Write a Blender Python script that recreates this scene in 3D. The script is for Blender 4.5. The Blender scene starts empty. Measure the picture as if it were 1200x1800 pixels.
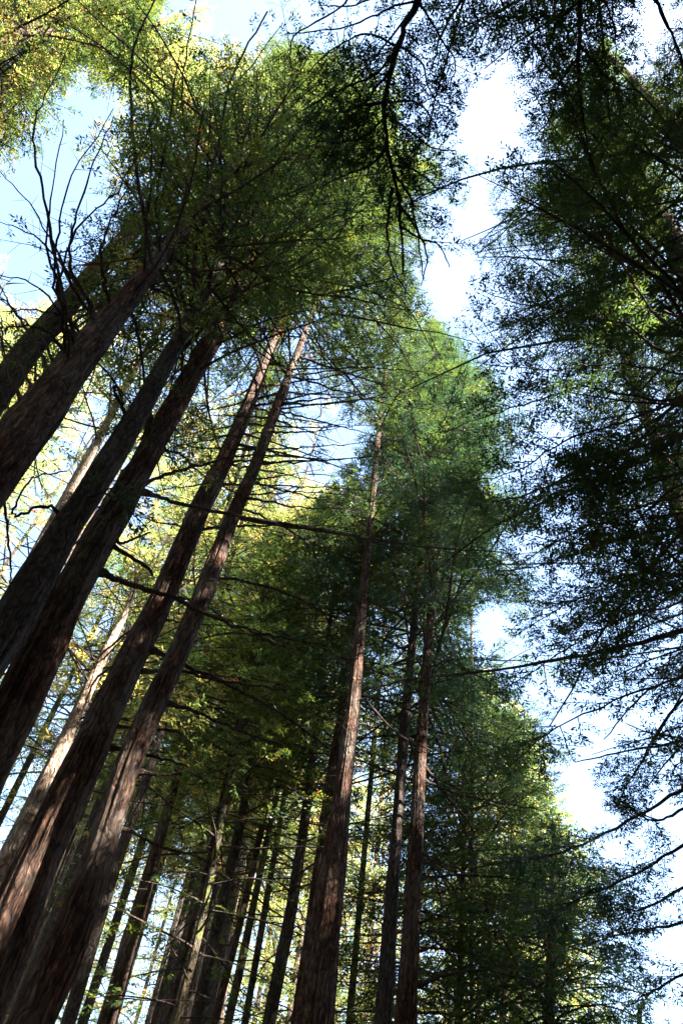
import bpy, math, random
import numpy as np
from mathutils import Matrix, Vector

# ---------------------------------------------------------------- camera, sky, sun, exposure
SC = bpy.context.scene
PITCH, ROLL, FPX = 53.7, 10.0, 1453.0          # degrees, degrees, focal length in photo pixels (1200 x 1800)
SUN_AZ, SUN_EL = 124.0, 44.0                    # azimuth clockwise from the view direction (+Y), elevation
SUN_E, SKY_E, EXPOSURE = 5.0, 0.082, 3.65
CAM = Vector((0, 0, 1.6))

cam = bpy.data.cameras.new('camera')
cam_o = bpy.data.objects.new('camera', cam)
SC.collection.objects.link(cam_o)
cam.sensor_fit = 'VERTICAL'
cam.sensor_height = 24.0
cam.lens = 24.0 * FPX / 1800.0
cam.clip_start, cam.clip_end = 0.1, 3000
CR = (Matrix.Rotation(math.radians(90 + PITCH), 4, 'X') @ Matrix.Rotation(math.radians(ROLL), 4, 'Z'))
cam_o.matrix_world = Matrix.Translation(CAM) @ CR
SC.camera = cam_o

world = bpy.data.worlds.new('World')
SC.world = world
world.use_nodes = True
wn = world.node_tree
sky = wn.nodes.new('ShaderNodeTexSky')
sky.sky_type = 'NISHITA'
sky.sun_disc = False
sky.sun_elevation = math.radians(SUN_EL)
sky.sun_rotation = math.radians(SUN_AZ)
sky.air_density, sky.dust_density, sky.ozone_density = 1.0, 1.6, 1.2
wn.nodes['Background'].inputs['Strength'].default_value = SKY_E
wn.links.new(sky.outputs[0], wn.nodes['Background'].inputs[0])

az, el = math.radians(SUN_AZ), math.radians(SUN_EL)
SUN = np.array([math.sin(az) * math.cos(el), math.cos(az) * math.cos(el), math.sin(el)])
sl = bpy.data.lights.new('sun', 'SUN')
sl.energy, sl.angle, sl.color = SUN_E, math.radians(0.55), (1.0, 0.92, 0.80)
so = bpy.data.objects.new('sun', sl)
SC.collection.objects.link(so)
so.rotation_euler = Vector(SUN).to_track_quat('Z', 'Y').to_euler()

SC.view_settings.view_transform = 'Standard'
SC.view_settings.look = 'None'
SC.view_settings.exposure = EXPOSURE
SC.view_settings.gamma = 1.0
SC.render.engine = 'CYCLES'
cy = SC.cycles
cy.max_bounces, cy.diffuse_bounces, cy.glossy_bounces, cy.transmission_bounces = 5, 3, 1, 3
cy.use_denoising = True
cy.sample_clamp_indirect = 6.0
SC.render.film_transparent = False

# ---------------------------------------------------------------- photo <-> space
R3 = np.array(CR.to_3x3())
C0 = np.array(CAM)
rng = np.random.default_rng(7)
random.seed(7)


def ray(px, py):
    v = R3 @ np.array([(px - 600.0) / FPX, (900.0 - py) / FPX, -1.0])
    return v / np.linalg.norm(v)


def project(P):
    """points (n,3) -> photo pixel x, y and depth"""
    q = (P - C0) @ R3
    d = -q[:, 2]
    ds = np.where(d > 0.05, d, 0.05)
    return 600.0 + q[:, 0] / ds * FPX, 900.0 - q[:, 1] / ds * FPX, d


def at_plane(px, py, n, d):
    r = ray(px, py)
    return C0 + r * (d / max(1e-3, float(np.dot(n, r))))


# openings to the sky between the crowns: centre x, y, radii, how empty (photo pixels)
GAPS = [(862, 210, 76, 80, 1), (800, 140, 26, 34, .6), (905, 95, 34, 26, .6), (815, 372, 56, 36, .9), (745, 120, 34, 30, .9),
        (640, 50, 46, 34, .7), (560, 55, 30, 45, .6), (712, 215, 22, 30, .7),
        (785, 505, 30, 66, .85), (1160, 30, 70, 30, .8), (1110, 95, 45, 28, .75),
        (1040, 30, 30, 26, .4), (965, 775, 40, 66, .95), (900, 660, 30, 22, .35), (920, 700, 30, 30, .4), (895, 845, 46, 28, .4),
        (1000, 1030, 50, 38, .95), (905, 960, 45, 30, .6), (960, 1105, 45, 26, .55), (860, 1100, 50, 34, .4), (930, 1190, 50, 22, .4),
        (985, 905, 40, 34, .55), (1045, 1255, 56, 36, .65), (1120, 1230, 50, 30, .5), (960, 1240, 40, 30, .5), (1060, 1400, 60, 40, .55), (1000, 1350, 40, 30, .5),
        (1110, 1500, 70, 36, .8), (1180, 1440, 50, 35, .5), (1175, 1560, 40, 44, .6), (1190, 1690, 50, 80, .85), (1100, 1620, 40, 30, .35), (1150, 1650, 35, 40, .6),
        (25, 350, 72, 76, .9), (110, 285, 38, 66, .8), (40, 445, 66, 44, .8), (145, 180, 40, 50, .8), (70, 510, 80, 26, .6), (180, 330, 34, 40, .6), (140, 400, 40, 44, .4),
        (375, 25, 60, 36, .9), (320, 8, 60, 24, .9), (435, 45, 50, 36, .9), (225, 175, 30, 34, .5),
        (560, 800, 50, 48, .7), (615, 755, 36, 26, .6), (515, 872, 36, 18, .7), (640, 830, 20, 20, .4),
        (150, 860, 60, 45, .6), (35, 970, 45, 42, .8), (60, 930, 40, 30, .6), (180, 1090, 34, 34, .8), (110, 1235, 34, 32, .8), (235, 860, 30, 46, .9),
        (270, 905, 26, 24, .7), (120, 770, 50, 30, .4), (385, 620, 14, 18, .4)]
GA = np.array(GAPS, float)
PROT = []          # visible stretches of trunk: photo polyline, half width, distance (nearer leaves keep off them)
SHAFTS = []        # lines along which the sun reaches a trunk: point, radius


def wob(x, y, s, k):
    return (np.sin(x / s + 1.3 * k) * np.cos(y / s * 1.13 + .7 * k) + .6 * np.sin((x + y) / s * 1.7 + 2.1 * k) * np.cos((x - y) / s * 1.5 + k)) * .62


def in_shaft(P, f=.8):
    o = np.zeros(len(P), bool)
    for p, r in SHAFTS:
        v = P - p; q = v @ SUN
        o |= (q > 1.0) & (np.linalg.norm(v - q[:, None] * SUN, axis=1) < r * f)
    return o


def openness(M):
    x, y, d = project(M)
    op = np.zeros(len(M))
    for gx, gy, rx, ry, s in GA:
        op = np.maximum(op, np.clip((1.2 - ((x - gx) / rx) ** 2 - ((y - gy) / ry) ** 2) * 2.5, 0, 1) * s)
    return op * ((d > 0) & (x > -50) & (x < 1250) & (y > -50) & (y < 1850))


_K = rng.normal(0, 1, (9, 3)); _K /= np.linalg.norm(_K, axis=1)[:, None]; _PH = rng.uniform(0, 6.28, 9)


def clump(M, size):
    """smooth noise in space, about -1..1, blobs of the given size in metres"""
    v = np.zeros(len(M))
    for k, p in zip(_K, _PH):
        v += np.sin(M @ k * (2.6 / size) * (1 + .35 * math.sin(p * 3)) + p + 1.4 * np.sin(M[:, [1, 2, 0]] @ k * (1.7 / size)))
    return v / 3.2


def keep_mask(M, strength=1.0, protect=True, shafts=True):
    """which twigs (mid points M) to grow"""
    x, y, d = project(M)
    inside = (d > 0) & (x > -150) & (x < 1350) & (y > -150) & (y < 1950)
    keep = rng.random(len(M)) < np.where(inside, np.clip(.80 + 1.0 * clump(M, .75) + .40 * clump(M + 9, 2.2), .06, 1), 1)
    wx = x + 26 * wob(x, y, 26, 1) + 12 * wob(x, y, 9, 4)
    wy = y + 26 * wob(x, y, 24, 2) + 12 * wob(x, y, 10, 5)
    op = np.zeros(len(M))
    for gx, gy, rx, ry, s in GA:
        q = ((wx - gx) / rx) ** 2 + ((wy - gy) / ry) ** 2
        op = np.maximum(op, np.clip((1.25 - q) * 2.2, 0, 1) * s)
    keep &= ~(inside & (rng.random(len(M)) < op * strength))
    if protect:
        rr = np.linalg.norm(M - C0, axis=1)
        for poly, hw, dist in PROT:
            for (x0, y0, d0), (x1, y1, d1) in zip(poly[:-1], poly[1:]):
                vx, vy = x1 - x0, y1 - y0
                t = np.clip(((x - x0) * vx + (y - y0) * vy) / (vx * vx + vy * vy), 0, 1)
                dd = np.hypot(x - x0 - t * vx, y - y0 - t * vy)
                keep &= ~(inside & (dd < hw) & (rr < d0 + t * (d1 - d0) + 1.0) & (rng.random(len(M)) < .93))
    for p, r in (SHAFTS if shafts else []):
        v = M - p
        s = v @ SUN
        dd = np.linalg.norm(v - s[:, None] * SUN, axis=1)
        keep &= ~((s > .4) & (dd < r + .22 + .12 * (~inside)))
    return keep, inside


# ---------------------------------------------------------------- materials
def new_mat(name):
    m = bpy.data.materials.new(name)
    m.use_nodes = True
    nt = m.node_tree
    return m, nt, nt.nodes['Principled BSDF'], nt.nodes['Material Output']


def bark_mat(name, c_dark, c_mid, c_light, scale=1.0, bump=.9, moss=0.0):
    m, nt, b, out = new_mat(name)
    N, L = nt.nodes.new, nt.links.new
    tc = N('ShaderNodeTexCoord')
    mp = N('ShaderNodeMapping')
    mp.inputs['Scale'].default_value = (1, 1, .15)
    L(tc.outputs['Object'], mp.inputs[0])
    n1 = N('ShaderNodeTexNoise'); n1.inputs['Scale'].default_value = 26 * scale; n1.inputs['Detail'].default_value = 9; n1.inputs['Roughness'].default_value = .62; n1.inputs['Distortion'].default_value = .9
    L(mp.outputs[0], n1.inputs['Vector'])
    v = N('ShaderNodeTexVoronoi'); v.feature = 'DISTANCE_TO_EDGE'; v.inputs['Scale'].default_value = 11 * scale
    mp2 = N('ShaderNodeMapping'); mp2.inputs['Scale'].default_value = (1, 1, .17)
    nd = N('ShaderNodeTexNoise'); nd.inputs['Scale'].default_value = 3.5
    L(tc.outputs['Object'], nd.inputs['Vector'])
    ad = N('ShaderNodeMixRGB'); ad.blend_type = 'ADD'; ad.inputs[0].default_value = .22
    L(tc.outputs['Object'], ad.inputs[1]); L(nd.outputs['Color'], ad.inputs[2]); L(ad.outputs[0], mp2.inputs[0]); L(mp2.outputs[0], v.inputs['Vector'])
    n2 = N('ShaderNodeTexNoise'); n2.inputs['Scale'].default_value = 1.1; n2.inputs['Detail'].default_value = 4
    L(tc.outputs['Object'], n2.inputs['Vector'])
    cr = N('ShaderNodeValToRGB')
    cr.color_ramp.elements[0].position, cr.color_ramp.elements[0].color = .3, (*c_dark, 1)
    cr.color_ramp.elements[1].position, cr.color_ramp.elements[1].color = .72, (*c_light, 1)
    e = cr.color_ramp.elements.new(.52); e.color = (*c_mid, 1)
    L(n1.outputs['Fac'], cr.inputs[0])
    big = N('ShaderNodeMixRGB'); big.blend_type = 'MIX'
    rmp = N('ShaderNodeValToRGB'); rmp.color_ramp.elements[0].position, rmp.color_ramp.elements[1].position = .42, .66
    L(n2.outputs['Fac'], rmp.inputs[0]); L(rmp.outputs[0], big.inputs[0]); L(cr.outputs[0], big.inputs[1])
    g = N('ShaderNodeMixRGB'); g.blend_type = 'MIX'; g.inputs[0].default_value = .4
    g.inputs[2].default_value = (c_light[0] * .8, c_light[0] * .72, c_light[0] * .62, 1)
    L(cr.outputs[0], g.inputs[1]); L(g.outputs[0], big.inputs[2])
    fur = N('ShaderNodeValToRGB')          # dark fissures between the fibre plates
    fur.color_ramp.elements[0].position, fur.color_ramp.elements[0].color = .0, (.28, .26, .25, 1)
    fur.color_ramp.elements[1].position, fur.color_ramp.elements[1].color = .16, (1, 1, 1, 1)
    L(v.outputs['Distance'], fur.inputs[0])
    ml = N('ShaderNodeMixRGB'); ml.blend_type = 'MULTIPLY'; ml.inputs[0].default_value = .9
    L(big.outputs[0], ml.inputs[1]); L(fur.outputs[0], ml.inputs[2])
    last = ml.outputs[0]
    if moss:
        n3 = N('ShaderNodeTexNoise'); n3.inputs['Scale'].default_value = 2.6; n3.inputs['Detail'].default_value = 5
        L(tc.outputs['Object'], n3.inputs['Vector'])
        r3 = N('ShaderNodeValToRGB'); r3.color_ramp.elements[0].position, r3.color_ramp.elements[1].position = .66 - moss * .2, .74 - moss * .2
        L(n3.outputs['Fac'], r3.inputs[0])
        mm = N('ShaderNodeMixRGB'); mm.inputs[2].default_value = (.10, .11, .03, 1)
        L(r3.outputs[0], mm.inputs[0]); L(last, mm.inputs[1]); last = mm.outputs[0]
    L(last, b.inputs['Base Color'])
    b.inputs['Roughness'].default_value = .9
    b.inputs['Specular IOR Level'].default_value = .2
    sm = N('ShaderNodeMath'); sm.operation = 'MULTIPLY_ADD'; sm.inputs[1].default_value = 1.2
    cl = N('ShaderNodeMath'); cl.operation = 'MINIMUM'; cl.inputs[1].default_value = .35
    L(v.outputs['Distance'], cl.inputs[0]); L(cl.outputs[0], sm.inputs[0]); L(n1.outputs['Fac'], sm.inputs[2])
    bp = N('ShaderNodeBump'); bp.inputs['Strength'].default_value = bump; bp.inputs['Distance'].default_value = .07
    L(sm.outputs[0], bp.inputs['Height']); L(bp.outputs[0], b.inputs['Normal'])
    return m


def leaf_mat(name, cols, trans=.45, rough=.5, spec=.35, vt=1.7):
    """cols: colours along the per-spray tint attribute 0..1"""
    m, nt, b, out = new_mat(name)
    N, L = nt.nodes.new, nt.links.new
    at = N('ShaderNodeAttribute'); at.attribute_name = 'tint'
    cr = N('ShaderNodeValToRGB')
    els = cr.color_ramp.elements
    els[0].position, els[0].color = cols[0][0], (*cols[0][1], 1)
    els[1].position, els[1].color = cols[-1][0], (*cols[-1][1], 1)
    for p, c in cols[1:-1]:
        e = els.new(p); e.color = (*c, 1)
    L(at.outputs['Fac'], cr.inputs[0]); L(cr.outputs[0], b.inputs['Base Color'])
    b.inputs['Roughness'].default_value = rough
    b.inputs['Specular IOR Level'].default_value = spec
    tr = N('ShaderNodeBsdfTranslucent')
    hs = N('ShaderNodeHueSaturation'); hs.inputs['Hue'].default_value = .475; hs.inputs['Saturation'].default_value = 1.1; hs.inputs['Value'].default_value = vt
    L(cr.outputs[0], hs.inputs['Color']); L(hs.outputs[0], tr.inputs['Color'])
    mx = N('ShaderNodeMixShader'); mx.inputs[0].default_value = trans
    L(b.outputs[0], mx.inputs[1]); L(tr.outputs[0], mx.inputs[2]); L(mx.outputs[0], out.inputs['Surface'])
    return m


BARK = bark_mat('redwood_bark', (.012, .006, .005), (.068, .031, .020), (.31, .155, .090))
BARK_GREY = bark_mat('grey_bark', (.020, .015, .013), (.075, .056, .046), (.17, .135, .115), 1.2)
BARK_MOSS = bark_mat('mossy_bark', (.03, .022, .014), (.085, .066, .04), (.17, .14, .09), 1.3, .8, .8)
BARK_SUNLIT = bark_mat('sunlit_tone_bark', (.16, .10, .075), (.33, .24, .18), (.50, .40, .32), 1.3)  # sunlight put into the colour: lightened bark for the sun-catching trunks
TWIG = bark_mat('branch_bark', (.022, .015, .012), (.060, .040, .031), (.14, .095, .07), 2.5, .4)
LEAF = leaf_mat('redwood_leaves', [(0, (.020, .045, .018)), (.45, (.045, .082, .022)), (.80, (.085, .115, .022)), (.93, (.13, .13, .022)), (.975, (.17, .085, .025)), (1, (.20, .09, .03))])
LEAF_SUNLIT = leaf_mat('sunlit_tone_leaves', [(0, (.028, .075, .024)), (.38, (.095, .135, .040)), (.70, (.22, .20, .062)), (.93, (.27, .21, .075)), (1, (.27, .15, .06))], .62, vt=2.2)  # sunlit glow put into the colour: yellower, lighter, more translucent leaves
LEAF_BLUE = leaf_mat('blue_green_leaves', [(0, (.016, .042, .026)), (.5, (.036, .072, .028)), (.9, (.070, .095, .026)), (1, (.15, .09, .03))], .4)


# ---------------------------------------------------------------- mesh building
class MB:
    """collects quads in numpy; build() links them as ONE mesh object"""

    def __init__(s):
        s.v, s.f, s.m, s.t, s.n = [], [], [], [], 0

    def quads(s, V, F, mat=0, tint=0.3):
        V = np.asarray(V, np.float32).reshape(-1, 3); F = np.asarray(F, np.int32).reshape(-1, 4)
        if not len(V): return
        s.v.append(V); s.f.append(F + s.n); s.m.append(np.full(len(F), mat, np.int32))
        s.t.append(np.broadcast_to(np.asarray(tint, np.float32), (len(V),)).copy()); s.n += len(V)

    def tube(s, P, R, sides=5, mat=0):
        P = np.asarray(P, float); R = np.asarray(R, float)
        T = np.gradient(P, axis=0); T /= np.linalg.norm(T, axis=1)[:, None] + 1e-9
        ref = np.array([0, 0, 1.0]) if abs(T[0, 2]) < .8 else np.array([1.0, 0, 0])
        A = np.cross(T, ref); A /= np.linalg.norm(A, axis=1)[:, None] + 1e-9
        B = np.cross(T, A)
        a = np.arange(sides) * 2 * math.pi / sides
        V = P[:, None, :] + R[:, None, None] * (np.cos(a)[None, :, None] * A[:, None, :] + np.sin(a)[None, :, None] * B[:, None, :])
        k = np.arange(len(P) - 1)[:, None] * sides; j = np.arange(sides)[None, :]; j2 = (j + 1) % sides
        F = np.stack([k + j, k + j2, k + sides + j2, k + sides + j], -1)
        s.quads(V, F, mat)

    def build(s, name, mats, parent=None, smooth=False):
        me = bpy.data.meshes.new(name)
        V = np.concatenate(s.v); F = np.concatenate(s.f)
        me.vertices.add(len(V)); me.vertices.foreach_set('co', V.ravel())
        me.loops.add(F.size); me.loops.foreach_set('vertex_index', F.ravel())
        me.polygons.add(len(F))
        me.polygons.foreach_set('loop_start', np.arange(0, F.size, 4, dtype=np.int32))
        me.polygons.foreach_set('material_index', np.concatenate(s.m))
        me.polygons.foreach_set('use_smooth', np.full(len(F), smooth))
        at = me.attributes.new('tint', 'FLOAT', 'POINT'); at.data.foreach_set('value', np.concatenate(s.t))
        for m in mats: me.materials.append(m)
        me.update(calc_edges=True)
        o = bpy.data.objects.new(name, me)
        SC.collection.objects.link(o)
        if parent: o.parent = parent; o.matrix_parent_inverse = Matrix.Translation(-parent.location)
        return o


def thing(name, label, cat, loc, group=None):
    o = bpy.data.objects.new(name, None)
    SC.collection.objects.link(o)
    o.location = loc; o.empty_display_size = .5
    o['label'] = label; o['category'] = cat
    if group: o['group'] = group
    return o


def smooth_path(P, n):
    """Catmull-Rom through the control points"""
    P = np.asarray(P, float)
    if len(P) == 2: return P[0] + np.linspace(0, 1, n)[:, None] * (P[1] - P[0])
    Q = np.vstack([2 * P[0] - P[1], P, 2 * P[-1] - P[-2]])
    u = np.linspace(0, len(P) - 1 - 1e-6, n); i = u.astype(int); t = (u - i)[:, None]
    a, b, c, d = Q[i], Q[i + 1], Q[i + 2], Q[i + 3]
    return .5 * (2 * b + (c - a) * t + (2 * a - 5 * b + 4 * c - d) * t ** 2 + (3 * b - a - 3 * c + d) * t ** 3)


NLEAF = 0


def grow_leaves(mb, B, D, Ln, leaf, tint, rich=1.0, mat=0):
    """leaves in two flat rows along twigs with base B, direction D, length Ln"""
    global NLEAF
    if not len(B): return
    cnt = np.maximum(2, (Ln / (leaf * .27) * rich)).astype(int)
    idx = np.repeat(np.arange(len(B)), cnt)
    st = np.concatenate([[0], np.cumsum(cnt)[:-1]])
    k = np.arange(len(idx)) - st[idx]
    u = (k + rng.random(len(idx)) * .7) / cnt[idx]
    side = np.where(k % 2 == 0, 1.0, -1.0)
    d = D[idx]
    up = np.array([0, 0, 1.0]) + rng.normal(0, .45, (len(idx), 3))
    lat = np.cross(d, up); lat /= np.linalg.norm(lat, axis=1)[:, None] + 1e-9
    ang = rng.uniform(.5, 1.15, len(idx))
    ld = d * np.cos(ang)[:, None] + lat * (side * np.sin(ang))[:, None]
    ld[:, 2] += rng.normal(-.12, .22, len(idx))
    ld /= np.linalg.norm(ld, axis=1)[:, None]
    ll = leaf * rng.uniform(.6, 1.25, len(idx)) * (1.1 - .45 * u)
    wd = np.cross(ld, np.cross(lat, d) + rng.normal(0, .35, (len(idx), 3))); wd /= np.linalg.norm(wd, axis=1)[:, None] + 1e-9
    p = B[idx] + d * (u * Ln[idx])[:, None]
    w = ll * rng.uniform(.12, .19, len(idx))
    V = np.stack([p, p + ld * (ll * .45)[:, None] + wd * w[:, None], p + ld * ll[:, None], p + ld * (ll * .5)[:, None] - wd * w[:, None]], 1)
    n = len(idx); NLEAF += n
    F = np.arange(n * 4).reshape(n, 4)
    tt = np.clip(tint[idx] + rng.normal(0, .06, n), 0, 1)
    mb.quads(V.reshape(-1, 3), F, mat, np.repeat(tt, 4))


def twig_tubes(mb, B, D, Ln, r, mat=1):
    n = len(B)
    if not n: return
    ref = np.array([.3, .2, 1.0]); A = np.cross(D, ref); A /= np.linalg.norm(A, axis=1)[:, None] + 1e-9
    C = np.cross(D, A)
    V = []
    for e, rr in ((0, r), (1, r * .35)):
        for k in range(3):
            a = k * 2.0944
            V.append(B + D * (Ln * e)[:, None] + (A * math.cos(a) + C * math.sin(a)) * np.asarray(rr).reshape(-1, 1))
    V = np.stack(V, 1)
    base = np.arange(n)[:, None, None] * 6
    F = base + np.array([[0, 1, 4, 3], [1, 2, 5, 4], [2, 0, 3, 5]])[None]
    mb.quads(V.reshape(-1, 3), F.reshape(-1, 4), mat)


def unit(v):
    return v / (np.linalg.norm(v, axis=-1, keepdims=True) + 1e-9)


def dress_bough(acc, P, L, tmin, tw_len, spacing, dense=1.0):
    """side twigs along a bough path P; stores bases, directions, lengths in acc"""
    n = max(3, int(L * (1 - tmin) / spacing * 2.7 * dense))
    t = tmin + (1 - tmin) * (np.arange(n) + rng.random(n)) / n
    x = t * (len(P) - 1); i = np.minimum(x.astype(int), len(P) - 2); f = (x - i)[:, None]
    B = P[i] * (1 - f) + P[i + 1] * f
    T = unit(P[i + 1] - P[i])
    lat = unit(np.cross(T, np.array([0, 0, 1.0]) + rng.normal(0, .25, (n, 3))))
    side = np.where(np.arange(n) % 2 == 0, 1.0, -1.0)
    a = rng.uniform(.7, 1.25, n)
    D = T * np.cos(a)[:, None] + lat * (side * np.sin(a))[:, None]
    D[:, 2] += rng.normal(-.12, .2, n)
    D = unit(D)
    prof = np.sin(np.clip((t - tmin) / (1 - tmin), 0, 1) * 2.6 + .5) * .8 + .2
    Ln = tw_len * np.clip(prof, .3, 1) * rng.uniform(.6, 1.2, n)
    acc.append((B, D, Ln))


def finish_twigs(mb, acc, leaf, rich, tint0, strength=1.0, fine=True, protect=True, tintvar=.16, woody=True, shafts=True):
    if not acc: return
    B = np.concatenate([a[0] for a in acc]); D = np.concatenate([a[1] for a in acc]); Ln = np.concatenate([a[2] for a in acc])
    keep, ins = keep_mask(B + D * (Ln * .55)[:, None], strength, protect, shafts)
    B, D, Ln, ins = B[keep], D[keep], Ln[keep], ins[keep]
    cl = wob(B[:, 0] * 3 + B[:, 2], B[:, 1] * 3 - B[:, 2], 2.2, 3)
    tint = np.clip(tint0 + cl * .12 + rng.normal(0, tintvar, len(B)) + (rng.random(len(B)) < .003) * .4, 0, 1)
    if woody:
        twig_tubes(mb, B[ins], D[ins], Ln[ins], .004 + .008 * Ln[ins])
    # second order sprays
    for sel, fn, lf in ((ins, fine, leaf), (~ins, False, leaf * 2.4)):
        b, d, l, tn = B[sel], D[sel], Ln[sel], tint[sel]
        if not len(b): continue
        if fn:
            cnt = np.maximum(2, l / (lf * 1.15)).astype(int)
            idx = np.repeat(np.arange(len(b)), cnt)
            st = np.concatenate([[0], np.cumsum(cnt)[:-1]])
            k = np.arange(len(idx)) - st[idx]
            u = .12 + .88 * (k + rng.random(len(idx)) * .6) / cnt[idx]
            sd = np.where(k % 2 == 0, 1.0, -1.0)
            up = np.array([0, 0, 1.0]) + rng.normal(0, .3, (len(idx), 3))
            lat = unit(np.cross(d[idx], up)); a = rng.uniform(.5, 1.0, len(idx))
            dd = d[idx] * np.cos(a)[:, None] + lat * (sd * np.sin(a))[:, None]
            dd[:, 2] += rng.normal(-.15, .15, len(idx)); dd = unit(dd)
            bb = b[idx] + d[idx] * (u * l[idx])[:, None]
            l2 = np.clip(l[idx] * .42 * (1.15 - .7 * u), lf * 1.2, 9) * rng.uniform(.7, 1.2, len(idx))
            grow_leaves(mb, bb, dd, l2, lf, tn[idx], rich)
            grow_leaves(mb, b + d * (l * .6)[:, None], d, l * .42, lf, tn, rich)
        else:
            grow_leaves(mb, b, d, l, lf * 1.5, tn, rich)


def bough_path(p0, az_, L, rise, droop, n=9, curl=.0):
    t = np.linspace(0, 1, n)
    a = az_ + curl * t + np.cumsum(rng.normal(0, .09, n))
    st = np.stack([np.sin(a), np.cos(a), np.zeros(n)], 1) * (L / (n - 1))
    P = p0 + np.vstack([np.zeros(3), np.cumsum(st[1:], 0)])
    P[:, 2] += L * (rise * t - droop * t ** 2) + np.cumsum(rng.normal(0, .03 * L / 4, n))
    return P


# ---------------------------------------------------------------- trees
class Tree:
    pass


def trunk_mesh(mb, C, Rr, sides, seed, rough=.05, lumps=.06):
    """fluted, slightly lumpy trunk"""
    n = len(C)
    r_ = np.random.default_rng(seed)
    a = np.arange(sides) * 2 * math.pi / sides
    z = C[:, 2][:, None]
    rad = np.ones((n, sides))
    for h in (2, 3, 5, 7, 9):
        rad += lumps * .42 / h ** .4 * np.sin(h * a[None] + r_.uniform(0, 6) + np.sin(z * r_.uniform(.2, .6) + r_.uniform(0, 6)) * 1.2)
    for h in (11, 13, 17, 19, 23):
        rad += rough * .4 * np.sin(h * a[None] + np.sin(z * r_.uniform(.5, 1.3) + r_.uniform(0, 6)) * 1.6 + r_.uniform(0, 6))
    rad *= 1 + .02 * np.sin(z * 2.1 + r_.uniform(0, 6)) + .018 * np.sin(z * 5.3 + a[None] + r_.uniform(0, 6))
    for _ in range(int(z.max())):       # burls and branch collars
        zc, ac = r_.uniform(C[0, 2], C[-1, 2]), r_.uniform(0, 6.28)
        da = np.minimum(np.abs(a - ac), 6.283 - np.abs(a - ac))
        rad += r_.uniform(.05, .16) * lumps / .06 * np.exp(-(da[None] / .38) ** 2 - ((z - zc) / r_.uniform(.12, .4)) ** 2)
    rad /= 1 + 1.1 * lumps
    V = np.empty((n, sides, 3))
    V[..., 0] = C[:, 0][:, None] + np.cos(a)[None] * Rr[:, None] * rad
    V[..., 1] = C[:, 1][:, None] + np.sin(a)[None] * Rr[:, None] * rad
    V[..., 2] = z
    k = np.arange(n - 1)[:, None] * sides; j = np.arange(sides)[None, :]; j2 = (j + 1) % sides
    mb.quads(V, np.stack([k + j, k + j2, k + sides + j2, k + sides + j], -1), 0)


def make_tree(label, px, d, H, mat=None, name='redwood_tree', cat='tree', group=None, sides=64, seed=1, prot=0, lumps=.06, taper_top=.05, flare=1.5, step=.15, wmul=1.0):
    """px: list of (x, y, width in photo px) from low to high; d: horizontal distance in metres"""
    T = Tree()
    r = ray(px[0][0], px[0][1]); n = np.array([r[0], r[1], 0]); n /= np.linalg.norm(n)
    T.n, T.d = n, d
    pts, rad = [], []
    for x, y, w in px:
        p = at_plane(x, y, n, d)
        dep = project(p[None])[2][0]
        pts.append(p); rad.append(w * dep / FPX / 2 * .88 * wmul)
    pts = np.array(pts); rad = np.array(rad)
    if pts[0, 2] > .3:                       # on down to the ground
        g = pts[0].copy(); sl_ = (pts[1] - pts[0]) / (pts[1, 2] - pts[0, 2]) * .4
        g -= sl_ * pts[0, 2]; g[2] = -.3
        pts = np.vstack([g, pts]); rad = np.concatenate([[rad[0] * flare], rad])
    if pts[-1, 2] < H:
        dirn = (pts[-1] - pts[-2]) / max(.1, pts[-1, 2] - pts[-2, 2]); dirn[2] = 0
        top = pts[-1] + dirn * .35 * (H - pts[-1, 2]); top[2] = H
        pts = np.vstack([pts, top]); rad = np.concatenate([rad, [taper_top]])
    z = np.arange(pts[0, 2], pts[-1, 2], step)
    hz = at_plane(px[-1][0], px[-1][1], n, d)[2]
    zz = np.stack([np.interp(z, pts[:, 2], pts[:, 0]), np.interp(z, pts[:, 2], pts[:, 1]), z], 1)
    bad = (openness(zz) > .3) & (z > hz)
    if bad.any(): z = z[:max(8, int(np.argmax(bad)) - int(1.5 / step))]; rad = rad.copy(); rad[-1] = taper_top; pts[-1] = zz[len(z) - 1]
    C = np.stack([np.interp(z, pts[:, 2], pts[:, 0]), np.interp(z, pts[:, 2], pts[:, 1]), z], 1)
    for _ in range(6):                        # soften the joints
        C[1:-1, :2] = (C[:-2, :2] + C[1:-1, :2] * 2 + C[2:, :2]) / 4
    Rr = np.interp(z, pts[:, 2], rad)
    if pts[0, 2] < 0: Rr *= 1 + .35 * np.exp(-np.clip(z, 0, 99) / .8)
    T.C, T.R, T.H, T.z = C, Rr, C[-1, 2], z
    T.root = thing(name, label, cat, (C[0, 0], C[0, 1], 0), group)
    mb = MB(); trunk_mesh(mb, C, Rr, sides, seed, .075, lumps)
    T.trunk = mb.build('trunk', [mat or BARK], T.root, True)
    T.bark = mat or BARK
    if prot:
        sel = [(x, y, float(np.linalg.norm(at_plane(x, y, n, d) - C0))) for x, y, w in px[:prot]]
        PROT.append((sel, max(5, px[0][2] * .36), 0))
    T.mb = MB(); T.acc = []
    return T


def trunk_at(T, z):
    return np.array([np.interp(z, T.z, T.C[:, 0]), np.interp(z, T.z, T.C[:, 1]), z]), float(np.interp(z, T.z, T.R))


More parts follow.
